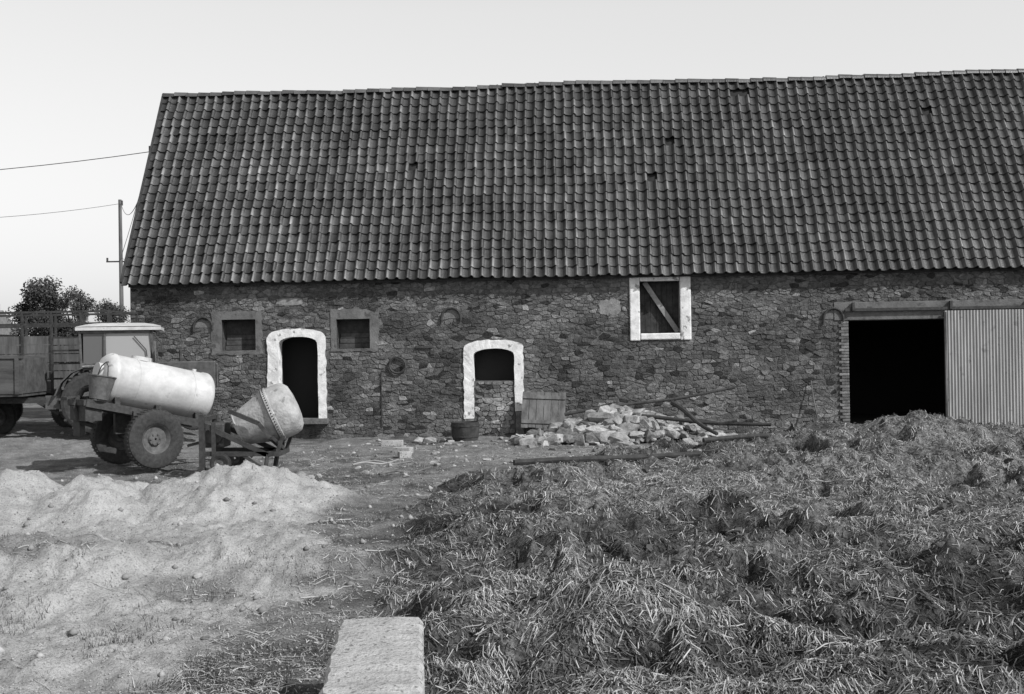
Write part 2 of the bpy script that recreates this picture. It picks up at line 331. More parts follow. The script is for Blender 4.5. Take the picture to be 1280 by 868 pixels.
def rubble(mb,x0,x1,z0,z1,excl,dx=.175,dz=.084,drop=.2,tmul=1.0,clip=None):
    seeds=[]; z=z0-.1; 
    while z<z1+.15:
        rowh=dz*random.uniform(.7,1.4); s=x0-.3+random.uniform(0,dx)
        while s<x1+.3:
            if random.random()>drop: seeds.append((s+random.uniform(-.3,.3)*dx,(z+random.uniform(-.27,.27)*dz)*KZ))
            s+=dx*random.choice([.5,.7,.9,1,1.2,1.6])
        z+=rowh
    CS=.32; grid={}
    for k,(a,b) in enumerate(seeds): grid.setdefault((int(a//CS),int(b//CS)),[]).append(k)
    for k,(a,b) in enumerate(seeds):
        mz=b/KZ
        if a<x0+.02 or a>x1-.02 or mz<z0+.01 or mz>z1-.01: continue
        if any(ea<a<eb and ec<mz<ed for ea,eb,ec,ed in excl): continue
        P=[(-.3,-.28),(.3,-.28),(.3,.28),(-.3,.28)]
        gi,gj=int(a//CS),int(b//CS); nbs=[]
        for di in(-2,-1,0,1,2):
            for dj in(-2,-1,0,1,2):
                for q_ in grid.get((gi+di,gj+dj),()):
                    if q_!=k: 
                        u,v=seeds[q_][0]-a,seeds[q_][1]-b; nbs.append((u*u+v*v,u,v))
        nbs.sort()
        for d2,u,v in nbs[:16]:
            h=d2/2; Q=[]; n=len(P)
            for i in range(n):
                p=P[i];q_=P[(i+1)%n]; fp=p[0]*u+p[1]*v-h; fq=q_[0]*u+q_[1]*v-h
                if fp<=0: Q.append(p)
                if (fp<0<fq) or (fq<0<fp):
                    t=fp/(fp-fq); Q.append((p[0]+(q_[0]-p[0])*t,p[1]+(q_[1]-p[1])*t))
            P=Q
            if len(P)<3: break
        if len(P)<3: continue
        P=[(a+p[0],(b+p[1])/KZ) for p in P]
        lo=clip if clip else (x0,x1,z0,z1)
        P=[(min(max(p[0],lo[0]),lo[1]),min(max(p[1],lo[2]),lo[3])) for p in P]
        Q=[]; n=len(P)
        for i in range(n):
            p=P[i];q_=P[(i+1)%n]; c1=random.uniform(.08,.22); j=lambda:random.uniform(-.006,.006)
            Q+=[(p[0]*(1-c1)+q_[0]*c1+j(),p[1]*(1-c1)+q_[1]*c1+j()),(p[0]*c1+q_[0]*(1-c1)+j(),p[1]*c1+q_[1]*(1-c1)+j())]
        P=Q
        n=len(P); cx=sum(p[0] for p in P)/n; cz=sum(p[1] for p in P)/n
        gap=random.uniform(.0,.012)
        def shr(p,g):
            L_=math.hypot(p[0]-cx,p[1]-cz)+1e-6; f=max(.15,1-g/L_); return (cx+(p[0]-cx)*f,cz+(p[1]-cz)*f)
        pr=random.uniform(.002,.024); tx,tz=random.uniform(-.09,.09),random.uniform(-.12,.12)
        A_=[shr(p,gap+random.uniform(-.003,.003)) for p in P]; C_=[shr(p,gap+.010+random.uniform(-.005,.006)) for p in P]
        V=[(p[0],.003,p[1]) for p in A_]+[(p[0],-pr*.6,p[1]) for p in A_]+[(p[0],-pr-.002+tx*(p[0]-cx)+tz*(p[1]-cz),p[1]) for p in C_]+[(cx,-pr-random.uniform(-.003,.006),cz)]
        F=[]
        for i in range(n):
            i2=(i+1)%n; F+=[(i,i2,n+i2,n+i),(n+i,n+i2,2*n+i2,2*n+i),(2*n+i,2*n+i2,3*n)]
        nn=mnoise.noise(Vector((cx*.45,cz*.7,3))); n2=mnoise.noise(Vector((cx*1.5,cz*1.6,9)))
        t=random.choice([.08,.09,.10,.11,.12,.12,.13,.15])*random.uniform(.88,1.12)*(1+.6*nn+.6*n2)
        if random.random()<.025: t=random.uniform(.2,.3)
        if random.random()<.05: t=.035
        if cz<.9: t*=1.12
        mb.add(V,F,max(t*tmul,.02))
excl=[(-6.23,-4.67,.45,2.74),(-7.62,-6.33,2.14,3.22),(-4.58,-3.36,2.16,3.22),(-1.22,.28,.0,2.38),(2.95,4.47,2.32,4.0),(8.02,8.29,-.3,2.75),(8.2,12.9,-.3,2.73),(7.95,13.2,2.73,3.18),
      (2.2,2.7,2.98,3.33),(-5.9,-5.3,3.38,3.53)]
for s_,h_ in((-7.82,2.84),(-1.51,2.96),(7.93,2.78)): excl.append((s_-.2,s_+.2,h_-.02,h_+.17))
st=MB(); rubble(st,S0,14.5,-.3,3.94,excl); st.obj('wall_stones',M_stone,barn)
st=MB(); rubble(st,-.96,.04,.02,1.38,[],.16,.09,.05,1.5); st.obj('infill_stones',M_stone,barn)
MB().box((-.46,.2,.68),(1.03,.36,1.4)).obj('infill_core',M_mortar,barn)
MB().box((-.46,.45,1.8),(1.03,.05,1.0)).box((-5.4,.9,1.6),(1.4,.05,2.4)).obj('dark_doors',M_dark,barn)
q=MB()
for (a,b,c,d) in ((2.2,2.7,2.98,3.35),(-5.9,-5.3,3.37,3.54)):
    n=26;P=[((a+b)/2+(b-a)*.56*math.copysign(abs(math.cos(k*6.283/n))**.6,math.cos(k*6.283/n))*random.uniform(.86,1.08),(c+d)/2+(d-c)*.56*math.copysign(abs(math.sin(k*6.283/n))**.6,math.sin(k*6.283/n))*random.uniform(.86,1.08)) for k in range(n)]
    q.add([(p,-.018,z_) for p,z_ in P]+[(p,.01,z_) for p,z_ in P],[tuple(range(n))]+[(k,(k+1)%n,n+(k+1)%n,n+k) for k in range(n)])
q.obj('plaster_patches',mat('old_plaster',.15,.28,6,.95,.6,30),barn)
def surround(name,xi0,xi1,xo0,xo1,zb0,zb1,zis,zit,zos,zot,d=.05,depth=.3,m=M_white):
    def arc(x0,x1,zs,zt,n=12):
        c=(x0+x1)/2;hw=(x1-x0)/2
        return [(c-hw*math.cos(math.pi*k/n),zs+(zt-zs)*math.sin(math.pi*k/n)**.8) for k in range(n+1)]
    N_=60
    def resamp(L_):
        cum=[0]
        for a,b in zip(L_[:-1],L_[1:]): cum.append(cum[-1]+math.hypot(b[0]-a[0],b[1]-a[1]))
        t=np.linspace(0,cum[-1],N_); return list(zip(np.interp(t,cum,[p[0] for p in L_]),np.interp(t,cum,[p[1] for p in L_])))
    inn=resamp([(xi0,zb0)]+arc(xi0,xi1,zis,zit)+[(xi1,zb1)]); out=resamp([(xo0,zb0)]+arc(xo0,xo1,zos,zot)+[(xo1,zb1)])
    o2=[(p+random.uniform(-.014,.014)+.02*mnoise.noise(Vector((p*3,q*3,1))),q+random.uniform(-.012,.012)) for p,q in out]
    i2=[(p+.012*mnoise.noise(Vector((p*4,q*4,5))),q+.01*mnoise.noise(Vector((p*4,q*4,8)))) for p,q in inn]
    n=N_; V=[(p,-d,q) for p,q in i2]+[(p,-d+random.uniform(0,.012),q) for p,q in o2]+[(p,depth,q) for p,q in i2]+[(p,.01,q) for p,q in o2]; F=[]
    for k in range(n-1):
        F+=[(k,k+1,n+k+1,n+k),(k,2*n+k,2*n+k+1,k+1),(n+k,n+k+1,3*n+k+1,3*n+k)]
    F+=[(0,n,3*n,2*n),(n-1,3*n-1,4*n-1,2*n-1)]
    MB().add(V,F).obj(name,m,barn)
surround('doorway_surround',-5.9,-4.9,-6.19,-4.70,.5,.5,2.38,2.57,2.52,2.78)
surround('blocked_doorway_surround',-.97,.05,-1.22,.28,.45,.62,2.02,2.19,2.2,2.41)
MB().box((-5.4,.1,.44),(1.5,.7,.13)).obj('door_sill',M_cement,barn)
MB().box((-1.1,-.02,.22),(.22,.05,.45)).box((.17,-.02,.3),(.2,.05,.6)).obj('jamb_blocks',M_brick,barn)
sw=MB(); 
sw.box((3.07,.12,3.15),(.25,.36,1.66)).box((4.32,.12,3.15),(.27,.36,1.66)).box((3.69,.12,3.885),(.98,.36,.19)).box((3.69,.115,2.42),(.98,.37,.16))
sw.obj('hayloft_window_surround',M_white,barn,bevel=.025)
sh=MB()
for k in range(7): sh.box((3.2+.07+.139*k,.3,3.15),(.132,.03,1.3))
sh.obj('hayloft_shutter',M_woodd,barn); MB().beam((3.33,.2,3.78),(4.14,.2,2.53),.03,.12).obj('hayloft_plank',M_woodl,barn)
for nm,(a,b,c,d),(oa,ob,oc,od) in(('vent_window',holes[1],(-7.62,-6.33,2.14,3.24)),('vent_window_2',holes[2],(-4.58,-3.34,2.16,3.24))):
    n=40; P=[];I=[]
    per=[(oa,oc),(ob,oc),(ob,od),(oa,od)]; pin=[(a,c),(b,c),(b,d),(a,d)]
    for s_ in range(4):
        for k in range(n//4):
            t=k/(n/4); p0=per[s_];p1=per[(s_+1)%4]; P.append((p0[0]+(p1[0]-p0[0])*t+random.uniform(-.03,.03),p0[1]+(p1[1]-p0[1])*t+random.uniform(-.025,.025)))
            p0=pin[s_];p1=pin[(s_+1)%4]; I.append((p0[0]+(p1[0]-p0[0])*t,p0[1]+(p1[1]-p0[1])*t))
    V=[(p,-.03,z_) for p,z_ in I]+[(p,-.022,z_) for p,z_ in P]+[(p,.25,z_) for p,z_ in I]+[(p,.01,z_) for p,z_ in P]; F=[]
    for k in range(n):
        k2=(k+1)%n; F+=[(k,k2,n+k2,n+k),(k,2*n+k,2*n+k2,k2),(n+k,n+k2,3*n+k2,3*n+k)]
    MB().add(V,F).obj(nm+'_surround',M_cement,barn)
    q=MB(); q.box(((a+b)/2,.3,(c+d)/2),(b-a,.03,d-c)); q.obj(nm+'_back',M_woodd,barn)
    q=MB()
    for k in range(3): q.box(((a+b)/2+.02*k,.27,c+.07+.13*k),(b-a-.04,.03,.115))
    q.obj(nm+'_boards',mat(nm+'_wood',.04,.08,6,.9,.3,20),barn)
q=MB(); z0=-.2;k=0
while z0<2.7:
    q.box((8.17 if k%2 else 8.2,-.01,z0+.035),(.24 if k%2 else .18,.07,.062));z0+=.075;k+=1
q.obj('brick_quoins',M_brick,barn,bevel=.006)
q=MB(); q.box((10.5,.12,2.96),(5.1,.3,.44)); q.obj('lintel',M_cement,barn,bevel=.01)
q=MB(); q.box((11.0,-.09,2.99),(5.6,.05,.07))
for s_ in(8.4,10.75,12.6): q.box((s_,-.1,3.07),(.06,.1,.2))
q.obj('door_rail',M_iron,barn)
n=200; xs_=np.linspace(10.58,13.2,n); V=[];F=[]
for k,xx in enumerate(xs_):
    yy_=-.14+.012*math.cos(xx*2*math.pi/.076)+.01*math.sin(xx*3)
    V+=[(xx,yy_,-.12),(xx,yy_+.006*math.sin(xx*7),1.4),(xx,yy_,2.93)]
for k in range(n-1): F+=[(3*k,3*k+3,3*k+4,3*k+1),(3*k+1,3*k+4,3*k+5,3*k+2)]
MB().add(V,F).obj('sliding_door',M_sheet,barn,smooth=True)
MB().box((10.6,-.12,1.4),(.05,.06,3.0)).box((11.9,-.10,.1),(2.6,.04,.08)).obj('sliding_door_frame',M_iron,barn)
q=MB()
for s_,h_ in((-7.82,2.84),(-1.51,2.96),(7.93,2.78)):
    pts=[Vector((s_-.24*math.cos(math.pi*k/16),-.05,h_+.26*math.sin(math.pi*k/16))) for k in range(17)]
    q.tube([Vector((s_-.24,-.05,h_-.1))]+pts+[Vector((s_+.24,-.05,h_-.06))],.03,8)
q.obj('arched_vent_rims',M_iron,barn,smooth=True)
q=MB()
for s_,h_ in((-7.82,2.84),(-1.51,2.96),(7.93,2.78)):
    P=[(s_-.22*math.cos(math.pi*k/16),h_+.23*math.sin(math.pi*k/16)) for k in range(17)]
    q.add([(a,-.012,b) for a,b in P],[tuple(range(17))])
q.obj('arched_vent_fill',mat('vent_plaster',.11,.18,5,.95,.5,30),barn)
q=MB().torus((-2.88,-.07,1.81),(0,1,0),.2,.03,24); q.obj('hanging_hoop',M_iron,barn)
MB().box((-2.2,-.03,2.25),(.4,.06,.05)).box((-2.0,-.02,2.12),(.1,.05,.1)).box((-3.3,-.02,.95),(.02,.04,1.4)).obj('iron_fittings',M_iron,barn)
# roof
E0=Vector((0,-.22,3.97)); R0=Vector((0,3.05,9.42)); sl=(R0-E0); SL=sl.length; e=sl.normalized(); nrm=Vector((0,-e.z,e.y))
def rsag(s,v): 
    return .035*math.sin(s*.55+.6)*v+.06*mnoise.noise(Vector((s*.4,v*2,1)))+.018*mnoise.noise(Vector((s*2,v*9,4)))
TWD=.262; NR=22; G=SL/NR; prof=[(0,.010),(.12,-.006),(.3,-.016),(.5,-.012),(.62,.010),(.72,.050),(.82,.070),(.91,.060),(.99,.024),(1.04,.0)]
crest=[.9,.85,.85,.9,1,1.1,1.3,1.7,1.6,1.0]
tl=MB(); NC=int((S1-S0+.15)/TWD); missing={(27,12),(51,10),(60,20),(61,20),(79,17),(53,14)}
for c in range(NC):
    for r in range(NR):
        if (c,r) in missing: continue
        s0=S0-.14+c*TWD+random.uniform(-.007,.007)+.012*math.sin(r*1.3+c*.2); v0=r*G+random.uniform(-.014,.014); rot=random.gauss(0,.016)
        lo=random.uniform(.038,.060); V=[];T=[]
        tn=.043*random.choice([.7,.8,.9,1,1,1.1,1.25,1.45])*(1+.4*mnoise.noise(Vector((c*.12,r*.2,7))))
        glint=random.choice([.2,.4,.7,1,1.2])*(1+.5*mnoise.noise(Vector((c*.2,r*.3,17))))  # strength of the sun highlight painted along this tile's roll crest
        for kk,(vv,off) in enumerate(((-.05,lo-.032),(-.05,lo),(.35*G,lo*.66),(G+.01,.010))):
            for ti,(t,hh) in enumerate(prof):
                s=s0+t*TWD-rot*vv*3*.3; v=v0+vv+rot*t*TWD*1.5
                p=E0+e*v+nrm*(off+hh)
                V.append((s,p.y,p.z+rsag(s,v/SL))); T.append(tn*(.6 if kk==0 else 1+max(0,glint)*(crest[ti]-.85)*(3.2 if kk==1 else 2.2 if kk==2 else .6)))
        n=len(prof); F=[]
        for a in range(3):
            for b in range(n-1): F.append((a*n+b,a*n+b+1,(a+1)*n+b+1,(a+1)*n+b))
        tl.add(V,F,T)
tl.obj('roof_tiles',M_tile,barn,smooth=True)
q=MB(); a=E0-nrm*.03;b=R0-nrm*.03
q.add([(S0-.1,a.y,a.z),(S1,a.y,a.z),(S1,b.y,b.z),(S0-.1,b.y,b.z),(S0-.1,6.4,3.8),(S1,6.4,3.8)],[(0,1,2,3),(3,2,5,4)]); q.obj('roof_deck',M_dark,barn)
q=MB()
s=S0-.14
while s<S1:
    L_=.36; z_=9.42+rsag(s,1)+random.uniform(-.015,.015); V=[];F=[]
    for k,(ss_,rr) in enumerate(((s,.135),(s+.06,.13),(s+L_,.115))):
        for a_ in range(9):
            th=math.pi*a_/8-.0; V.append((ss_,3.05-math.cos(th)*rr*1.15,z_-.05+math.sin(th)*rr))
    for k in range(2):
        for a_ in range(8): F.append((k*9+a_,k*9+a_+1,(k+1)*9+a_+1,(k+1)*9+a_))
    F.append(tuple(range(9))); q.add(V,F,.065*random.uniform(.6,2)); s+=L_-.02
q.obj('ridge_tiles',M_tile,barn,smooth=True)
q=MB(); 
p0=E0+nrm*.03;p1=R0+nrm*.03
q.beam((S0-.13,p0.y,p0.z),(S0-.13,p1.y,p1.z),.05,.14); q.obj('verge_board',M_woodd,barn)
q=MB(); q.box(((S0+S1)/2,-.06,3.93),(S1-S0,.12,.08)); q.obj('eaves_plate',M_woodd,barn)

# ------------------------------------------------------------ wheels
def wheel(parent,name,c,axis,r,wd,rimr,lugs=0,rimmat=M_rim):
    a=Vector(axis).normalized(); c=Vector(c)
    p=[(rimr,-wd*.38),(rimr+.03,-wd*.48),(r*.86,-wd*.52),(r*.96,-wd*.45),(r,-wd*.25),(r,wd*.25),(r*.96,wd*.45),(r*.86,wd*.52),(rimr+.03,wd*.48),(rimr,wd*.38)]
    m=MB().lathe(c,a,p,40,cap=False); _,u,v=frame(a)
    if lugs:
        for k in range(lugs):
            th=2*math.pi*k/lugs; d=u*math.cos(th)+v*math.sin(th)
            for sg in(-1,1):
                th2=th+sg*.12; d2=u*math.cos(th2)+v*math.sin(th2)
                m.beam(c+d*(r+.0)+a*0.01*sg,c+d2*(r*.99)+a*sg*wd*.48,.05,.05)
    else:
        for k in range(48):
            th=2*math.pi*k/48; d=u*math.cos(th)+v*math.sin(th)
            m.beam(c+d*(r-.003)-a*wd*.36,c+d*(r-.003)+a*wd*.36,.03,.016)
    m.obj(name+'_tyre',M_rubber,parent,smooth=not lugs)
    m=MB().lathe(c,a,[(rimr,-wd*.38),(rimr*.93,-wd*.30),(rimr*.8,-wd*.1),(rimr*.5,-wd*.06),(rimr*.42,-wd*.22),(rimr*.2,-wd*.24),(.02,-wd*.24)],32,cap=False)
    m.lathe(c,a,[(rimr,wd*.38),(rimr*.93,wd*.30),(rimr*.8,wd*.1),(rimr*.5,wd*.06),(rimr*.2,wd*.2),(.02,wd*.2)],32,cap=False)
    for k in range(6):
        th=k*math.pi/3; m.cyl(c+(u*math.cos(th)+v*math.sin(th))*rimr*.33-a*wd*.3,c+(u*math.cos(th)+v*math.sin(th))*rimr*.33,.018,.018,6)
    m.obj(name+'_rim',rimmat,parent,smooth=True)

# ------------------------------------------------------------ tank trailer
tt=empty('water_tank_trailer',(-7.0,21.56,.09),math.radians(42))
wheel(tt,'near_wheel',(0,-.75,.54),(0,1,0),.54,.24,.27); wheel(tt,'far_wheel',(0,.75,.54),(0,1,0),.54,.24,.27)
MB().cyl((0,-.7,.54),(0,.7,.54),.05).obj('axle',M_iron,tt)
tilt=math.radians(12.5); ax=Vector((math.cos(tilt),0,-math.sin(tilt))); upv=Vector((math.sin(tilt),0,math.cos(tilt)))
c0=Vector((0,0,1.53)); R=.455
prof=[(.02,-.70),(.16,-.695),(.30,-.68),(.40,-.65),(R-.01,-.60)]+[(R,-.58),(R+.014,-.56),(R+.014,-.5),(R,-.48),(R,0.0),(R,.62),(R,1.26),(R+.014,1.28),(R+.014,1.35),(R-.004,1.38),(.43,1.40),(.40,1.38),(.3,1.42),(.15,1.44),(.02,1.45)]
MB().lathe(c0,ax,prof,48).obj('tank',M_tank,tt,smooth=True)
q=MB(); 
pp=c0+ax*.0+upv*(R-.02); q.cyl(pp,pp+upv*.07,.17,.17,20)
pp=c0+ax*1.1+upv*(R-.02); q.cyl(pp,pp+upv*.06,.04); q.cyl(c0+ax*-.6+Vector((0,.05,.1)),c0+ax*-.74+Vector((0,.05,.1)),.16,.16,20)
q.obj('filler_cap',M_tank,tt,smooth=True)
q=MB()
for t_ in(-.1,1.0):
    q.lathe(c0+ax*(t_-.02),ax,[(R+.002,0),(R+.006,.0),(R+.006,.03),(R+.002,.03)],40,cap=False)
q.obj('tank_straps',M_tank,tt,smooth=True)
q=MB(); base=c0-upv*(R+.07)
for sy in(-.36,.36):
    o=Vector((0,sy,0)); q.beam(base+ax*-1.0+o,base+ax*1.65+o,.09,.14)
    q.beam(base+ax*1.65+o,base+ax*2.35-upv*.15+Vector((0,sy*.05,0)),.08,.1)
for t_ in(-1.0,-.4,.3,1.0,1.62): q.beam(base+ax*t_+Vector((0,-.38,0)),base+ax*t_+Vector((0,.38,0)),.08,.1)
for t_ in(-.4,.4,1.2):
    for sy in(-.3,.3): q.box(base+ax*t_+Vector((0,sy,.1)),(.1,.12,.2))
for sy in(-.4,.4): q.box((0,sy,.82),(.5,.1,.45))
q.box(base+ax*-.85+Vector((0,0,-.15)),(.3,.7,.3)).box(base+ax*-.7+Vector((0,.5,.12)),(.7,.3,.06)).box(base+ax*-.9+Vector((0,.2,-.4)),(.1,.3,.4))
q.cyl(base+ax*2.25-upv*.1,(2.4,0,.0),.035)
q.obj('chassis',M_iron,tt)
q=MB(); pts=[c0+ax*-.7-upv*.2+Vector((0,.1,0)),c0+ax*-.95-upv*.3,c0+ax*-1.05-upv*.6,c0+ax*-.9-upv*.85,c0+ax*-.6-upv*.9]; q.tube(pts,.045,10); q.obj('outlet_hose',M_rubber,tt,smooth=True)
q=MB(); bc=Vector((-.84,-.33,1.28)); tb=Vector((.18,0,1)).normalized()
q.lathe(bc,tb,[(.02,0),(.165,0),(.235,.40),(.25,.405),(.25,.425),(.225,.425),(.16,.02),(.02,.02)],24,cap=False)
q.obj('bucket',M_rim,tt,smooth=True)
q=MB(); a_=bc+tb*.4; q.tube([a_+Vector((0,-.24,0)),a_+Vector((.05,-.15,.2)),a_+Vector((.08,0,.27)),a_+Vector((.05,.15,.2)),a_+Vector((0,.24,0))],.01); q.beam(a_+Vector((.08,0,.27)),c0+ax*-.55+Vector((0,-.1,.3)),.02,.02); q.obj('bucket_handle',M_iron,tt)

# ------------------------------------------------------------ concrete mixer
cm=empty('concrete_mixer',(-4.6,20.5,.1),0)
mo=Vector((-.24,-.1,.70)); da=Vector((.93,.16,.40)).normalized()
prof=[(.27,.0),(.295,-.01),(.31,.01),(.295,.03),(.36,.25),(.435,.50),(.47,.58),(.485,.62),(.50,.63),(.50,.70),(.485,.71),(.48,.93),(.45,1.02),(.36,1.09),(.2,1.12),(.02,1.13)]
MB().lathe(mo,da,prof,48,cap=False).lathe(mo,da,[(.28,.02),(.35,.27),(.41,.50),(.45,.9),(.02,1.0)],32,cap=False).obj('drum',M_drum,cm,smooth=True)
q=MB()
_,u,v=frame(da)
for k in range(60):
    th=2*math.pi*k/60; d=u*math.cos(th)+v*math.sin(th); q.box(mo+da*.665+d*.503,(.02,.02,.02))
q.lathe(mo,da,[(.50,.61),(.517,.61),(.517,.63),(.50,.63)],40,cap=False)
q.obj('ring_gear',M_iron,cm)
q=MB()
cen=mo+da*.62
yk=[cen+Vector((-.62,-.5,.12)),cen+Vector((-.1,-.56,-.1)),cen+Vector((.1,-.52,-.35)),cen+Vector((.2,0,-.58)),cen+Vector((.1,.52,-.35)),cen+Vector((-.1,.56,-.1)),cen+Vector((-.62,.5,.12))]
for a_,b_ in zip(yk[:-1],yk[1:]): q.beam(a_,b_,.07,.07)
q.beam((-.75,-.42,.82),(.35,-.42,.28),.07,.08); q.beam((-.75,.42,.82),(.35,.42,.28),.07,.08)
q.beam((-.78,-.42,.32),(.55,-.42,.30),.07,.08); q.beam((-.78,.42,.32),(.55,.42,.30),.07,.08)
for sx in(.38,.52): q.beam((sx,-.45,.3),(sx,.45,.3),.07,.08)
q.beam((.5,-.42,.3),(.62,-.42,.62),.06,.06); q.beam((.5,.42,.3),(.62,.42,.62),.06,.06)
q.beam((.35,-.42,.3),(.28,-.45,-.08),.06,.06); q.beam((.35,.42,.3),(.28,.45,-.08),.06,.06)
q.beam((-.1,-.42,.3),(.3,-.42,.02),.05,.05)
q.beam((-.78,-.45,-.05),(-.78,-.45,1.0),.09,.09); q.beam((-.78,.45,-.05),(-.78,.45,.95),.09,.09); q.beam((-.58,-.45,-.03),(-.58,-.45,.86),.06,.06)
q.beam((-.78,-.45,.92),(-.78,.45,.92),.07,.07); q.beam((-1.1,-.2,.45),(-.5,-.2,.6),.05,.05)
q.obj('frame',M_iron,cm)
q=MB().box((-.62,0,.62),(.34,.5,.42)); q.cyl((-.62,-.27,.62),(-.62,-.33,.62),.16,.16,20); q.obj('engine_housing',M_paintd,cm,bevel=.02)
wheel(cm,'wheel_near',(-.45,-.52,.16),(0,1,0),.17,.09,.1); wheel(cm,'wheel_far',(-.45,.52,.16),(0,1,0),.17,.09,.1)

# ------------------------------------------------------------ tractor
tr=empty('tractor',(-9.2,26.0,.48),math.radians(14))
wheel(tr,'rear_wheel_near',(-.1,-.8,.68),(0,1,0),.68,.34,.36,lugs=18); wheel(tr,'rear_wheel_far',(-.1,.8,.68),(0,1,0),.68,.34,.36,lugs=18)
wheel(tr,'front_wheel_near',(2.0,-.68,.40),(0,1,0),.40,.2,.2); wheel(tr,'front_wheel_far',(2.0,.68,.40),(0,1,0),.40,.2,.2)
q=MB(); q.box((1.6,0,1.22),(1.75,.62,.62)).box((2.50,0,1.2),(.05,.55,.55)).box((.5,0,.75),(2.4,.4,.35)); q.obj('hood',M_paintd,tr,bevel=.07)
q=MB().cyl((1.7,.1,1.45),(1.7,.1,1.8),.035); q.box((2.0,0,.4),(.1,1.2,.1)); q.obj('exhaust_and_axle',M_iron,tr)
q=MB()
for sy in(-.8,.8):
    pr_=[]
    for k in range(9):
        th=math.radians(-10+k*22); pr_.append(Vector((-.1-math.cos(th)*.78,sy,.68+math.sin(th)*.78)))
    for a_,b_ in zip(pr_[:-1],pr_[1:]): q.beam(a_,b_,.42,.03)
q.obj('fenders',M_paintd,tr)
q=MB(); V=[];F=[]; nx_=10;ny_=6
for a_ in range(nx_+1):
    for b_ in range(ny_+1):
        x_=-.46+1.78*a_/nx_; y_=-.78+1.56*b_/ny_; V.append((x_,y_,2.31+.10*(1-((x_-.43)/.95)**4)*(1-(y_/.8)**4)))
for a_ in range(nx_):
    for b_ in range(ny_): F.append((a_*(ny_+1)+b_,(a_+1)*(ny_+1)+b_,(a_+1)*(ny_+1)+b_+1,a_*(ny_+1)+b_+1))
q.add(V,F); q.box((.43,0,2.27),(1.78,1.56,.07)); q.obj('cab_roof',M_paintw,tr,smooth=True)
q=MB()
for sy in(-.68,.68):
    for (x0_,x1_) in((-.38,-.34),(.14,.12),(1.1,1.2)):
        q.beam((x1_,sy,1.15),(x0_,sy,2.25),.05,.06)
    q.beam((-.35,sy,2.2),(1.15,sy,2.2),.05,.06); q.beam((-.35,sy,1.5),(1.18,sy,1.5),.05,.05)
q.box((-.35,0,1.35),(.04,1.3,.4)); q.box((1.16,0,1.35),(.04,1.3,.3)); q.beam((1.18,-.66,1.52),(1.18,.66,1.52),.05,.05); q.beam((-.36,0,1.5),(-.38,0,2.25),.04,.04)
q.obj('cab_frame',M_paintd,tr,bevel=.008)
q=MB()
for sy in(-.68,.68): q.box((.40,sy,1.30),(1.5,.03,.36)); q.box((.65,sy,1.56),(1.0,.025,.10))
q.obj('cab_panels',M_paintw,tr,bevel=.01)
q=MB(); 
for sy in(-.66,.66): q.box((-.1,sy,1.85),(.42,.01,.68))
q.box((-.35,0,1.85),(.01,1.25,.7)); q.obj('cab_glass',M_glass,tr)
q=MB()
for sy in(-.66,.66): q.box((.63,sy,1.88),(.94,.01,.62))
q.box((1.14,0,1.87),(.01,1.28,.66)); q.obj('cab_door_glass',M_glasssky,tr)
q=MB().tube([(1.2,-.3,1.5),(1.2,-.1,2.0)],.012).tube([(1.16,-.68,2.15),(1.32,-.85,1.95)],.012).tube([(.75,-.70,2.1),(1.0,-.70,1.8),(1.02,-.70,1.65)],.012).box((.2,-.70,1.62),(.12,.03,.04)); q.box((1.33,-.87,1.85),(.03,.14,.22)); q.obj('wiper_and_mirror',M_iron,tr)

# ------------------------------------------------------------ rack trailer
rt=empty('livestock_rack_trailer',(-11.4,27.9,.5),math.radians(-3))
q=MB()
for k in range(6): q.box((-.75,-.85,1.0+.21*k),(2.9,.03,.19)); q.box((-.75,.85,1.0+.21*k),(2.9,.03,.19))
for k in range(5): q.box((-2.2,0,1.0+.21*k),(.03,1.7,.19))
q.box((0,0,.86),(4.4,1.75,.08)); q.obj('board_sides',M_wood,rt)
q=MB()
for sy in(-.88,.88):
    for x_ in(-2.2,-1.45,-.7,.05,.75,1.45,2.1): q.beam((x_,sy,.8),(x_,sy,2.72),.05,.05)
    for z_ in(2.7,2.42): q.beam((-2.22,sy,z_),(2.12,sy,z_),.035,.05)
    for z_ in(1.15,1.5,1.8,2.1): q.beam((.7,sy,z_),(2.12,sy,z_),.03,.04)
for x_ in(-2.2,2.1): q.beam((x_,-.88,2.7),(x_,.88,2.7),.04,.04)
q.beam((-2.2,0,.75),(2.6,0,.72),.12,.12)
q.obj('rack',M_iron,rt)
for x_,nm in((-1.2,'a'),(1.1,'b')):
    wheel(rt,'near_wheel_'+nm,(x_,-.8,.4),(0,1,0),.4,.2,.2); wheel(rt,'far_wheel_'+nm,(x_,.8,.4),(0,1,0),.4,.2,.2)
dt=empty('tipping_trailer',(-11.95,25.0,.42),math.radians(6))
q=MB(); 
for sy in(-.85,.85):
    for k in range(3): q.box((0,sy,1.09+.255*k),(3.2,.04,.245))
    for x_ in(-1.5,-.75,0,.75,1.5): q.box((x_,sy*1.03,1.35),(.08,.06,.78))
    q.box((0,sy*1.02,1.74),(3.24,.07,.06))
q.box((-1.6,0,1.35),(.04,1.7,.75)).box((1.6,0,1.35),(.04,1.7,.75)).box((0,0,.95),(3.2,1.7,.08))
q.obj('body',mat('worn_boards',.035,.085,5,.85,.4,20,stretch=(.3,1,1)),dt); q=MB().beam((-1.6,.3,.85),(1.9,.3,.8),.1,.12).beam((-1.6,-.3,.85),(1.9,-.3,.8),.1,.12).beam((1.6,0,.8),(2.1,0,.5),.08,.08).cyl((.55,-.8,.42),(.55,.8,.42),.05).box((.55,0,.62),(.3,1.0,.3)); q.obj('chassis',M_iron,dt)
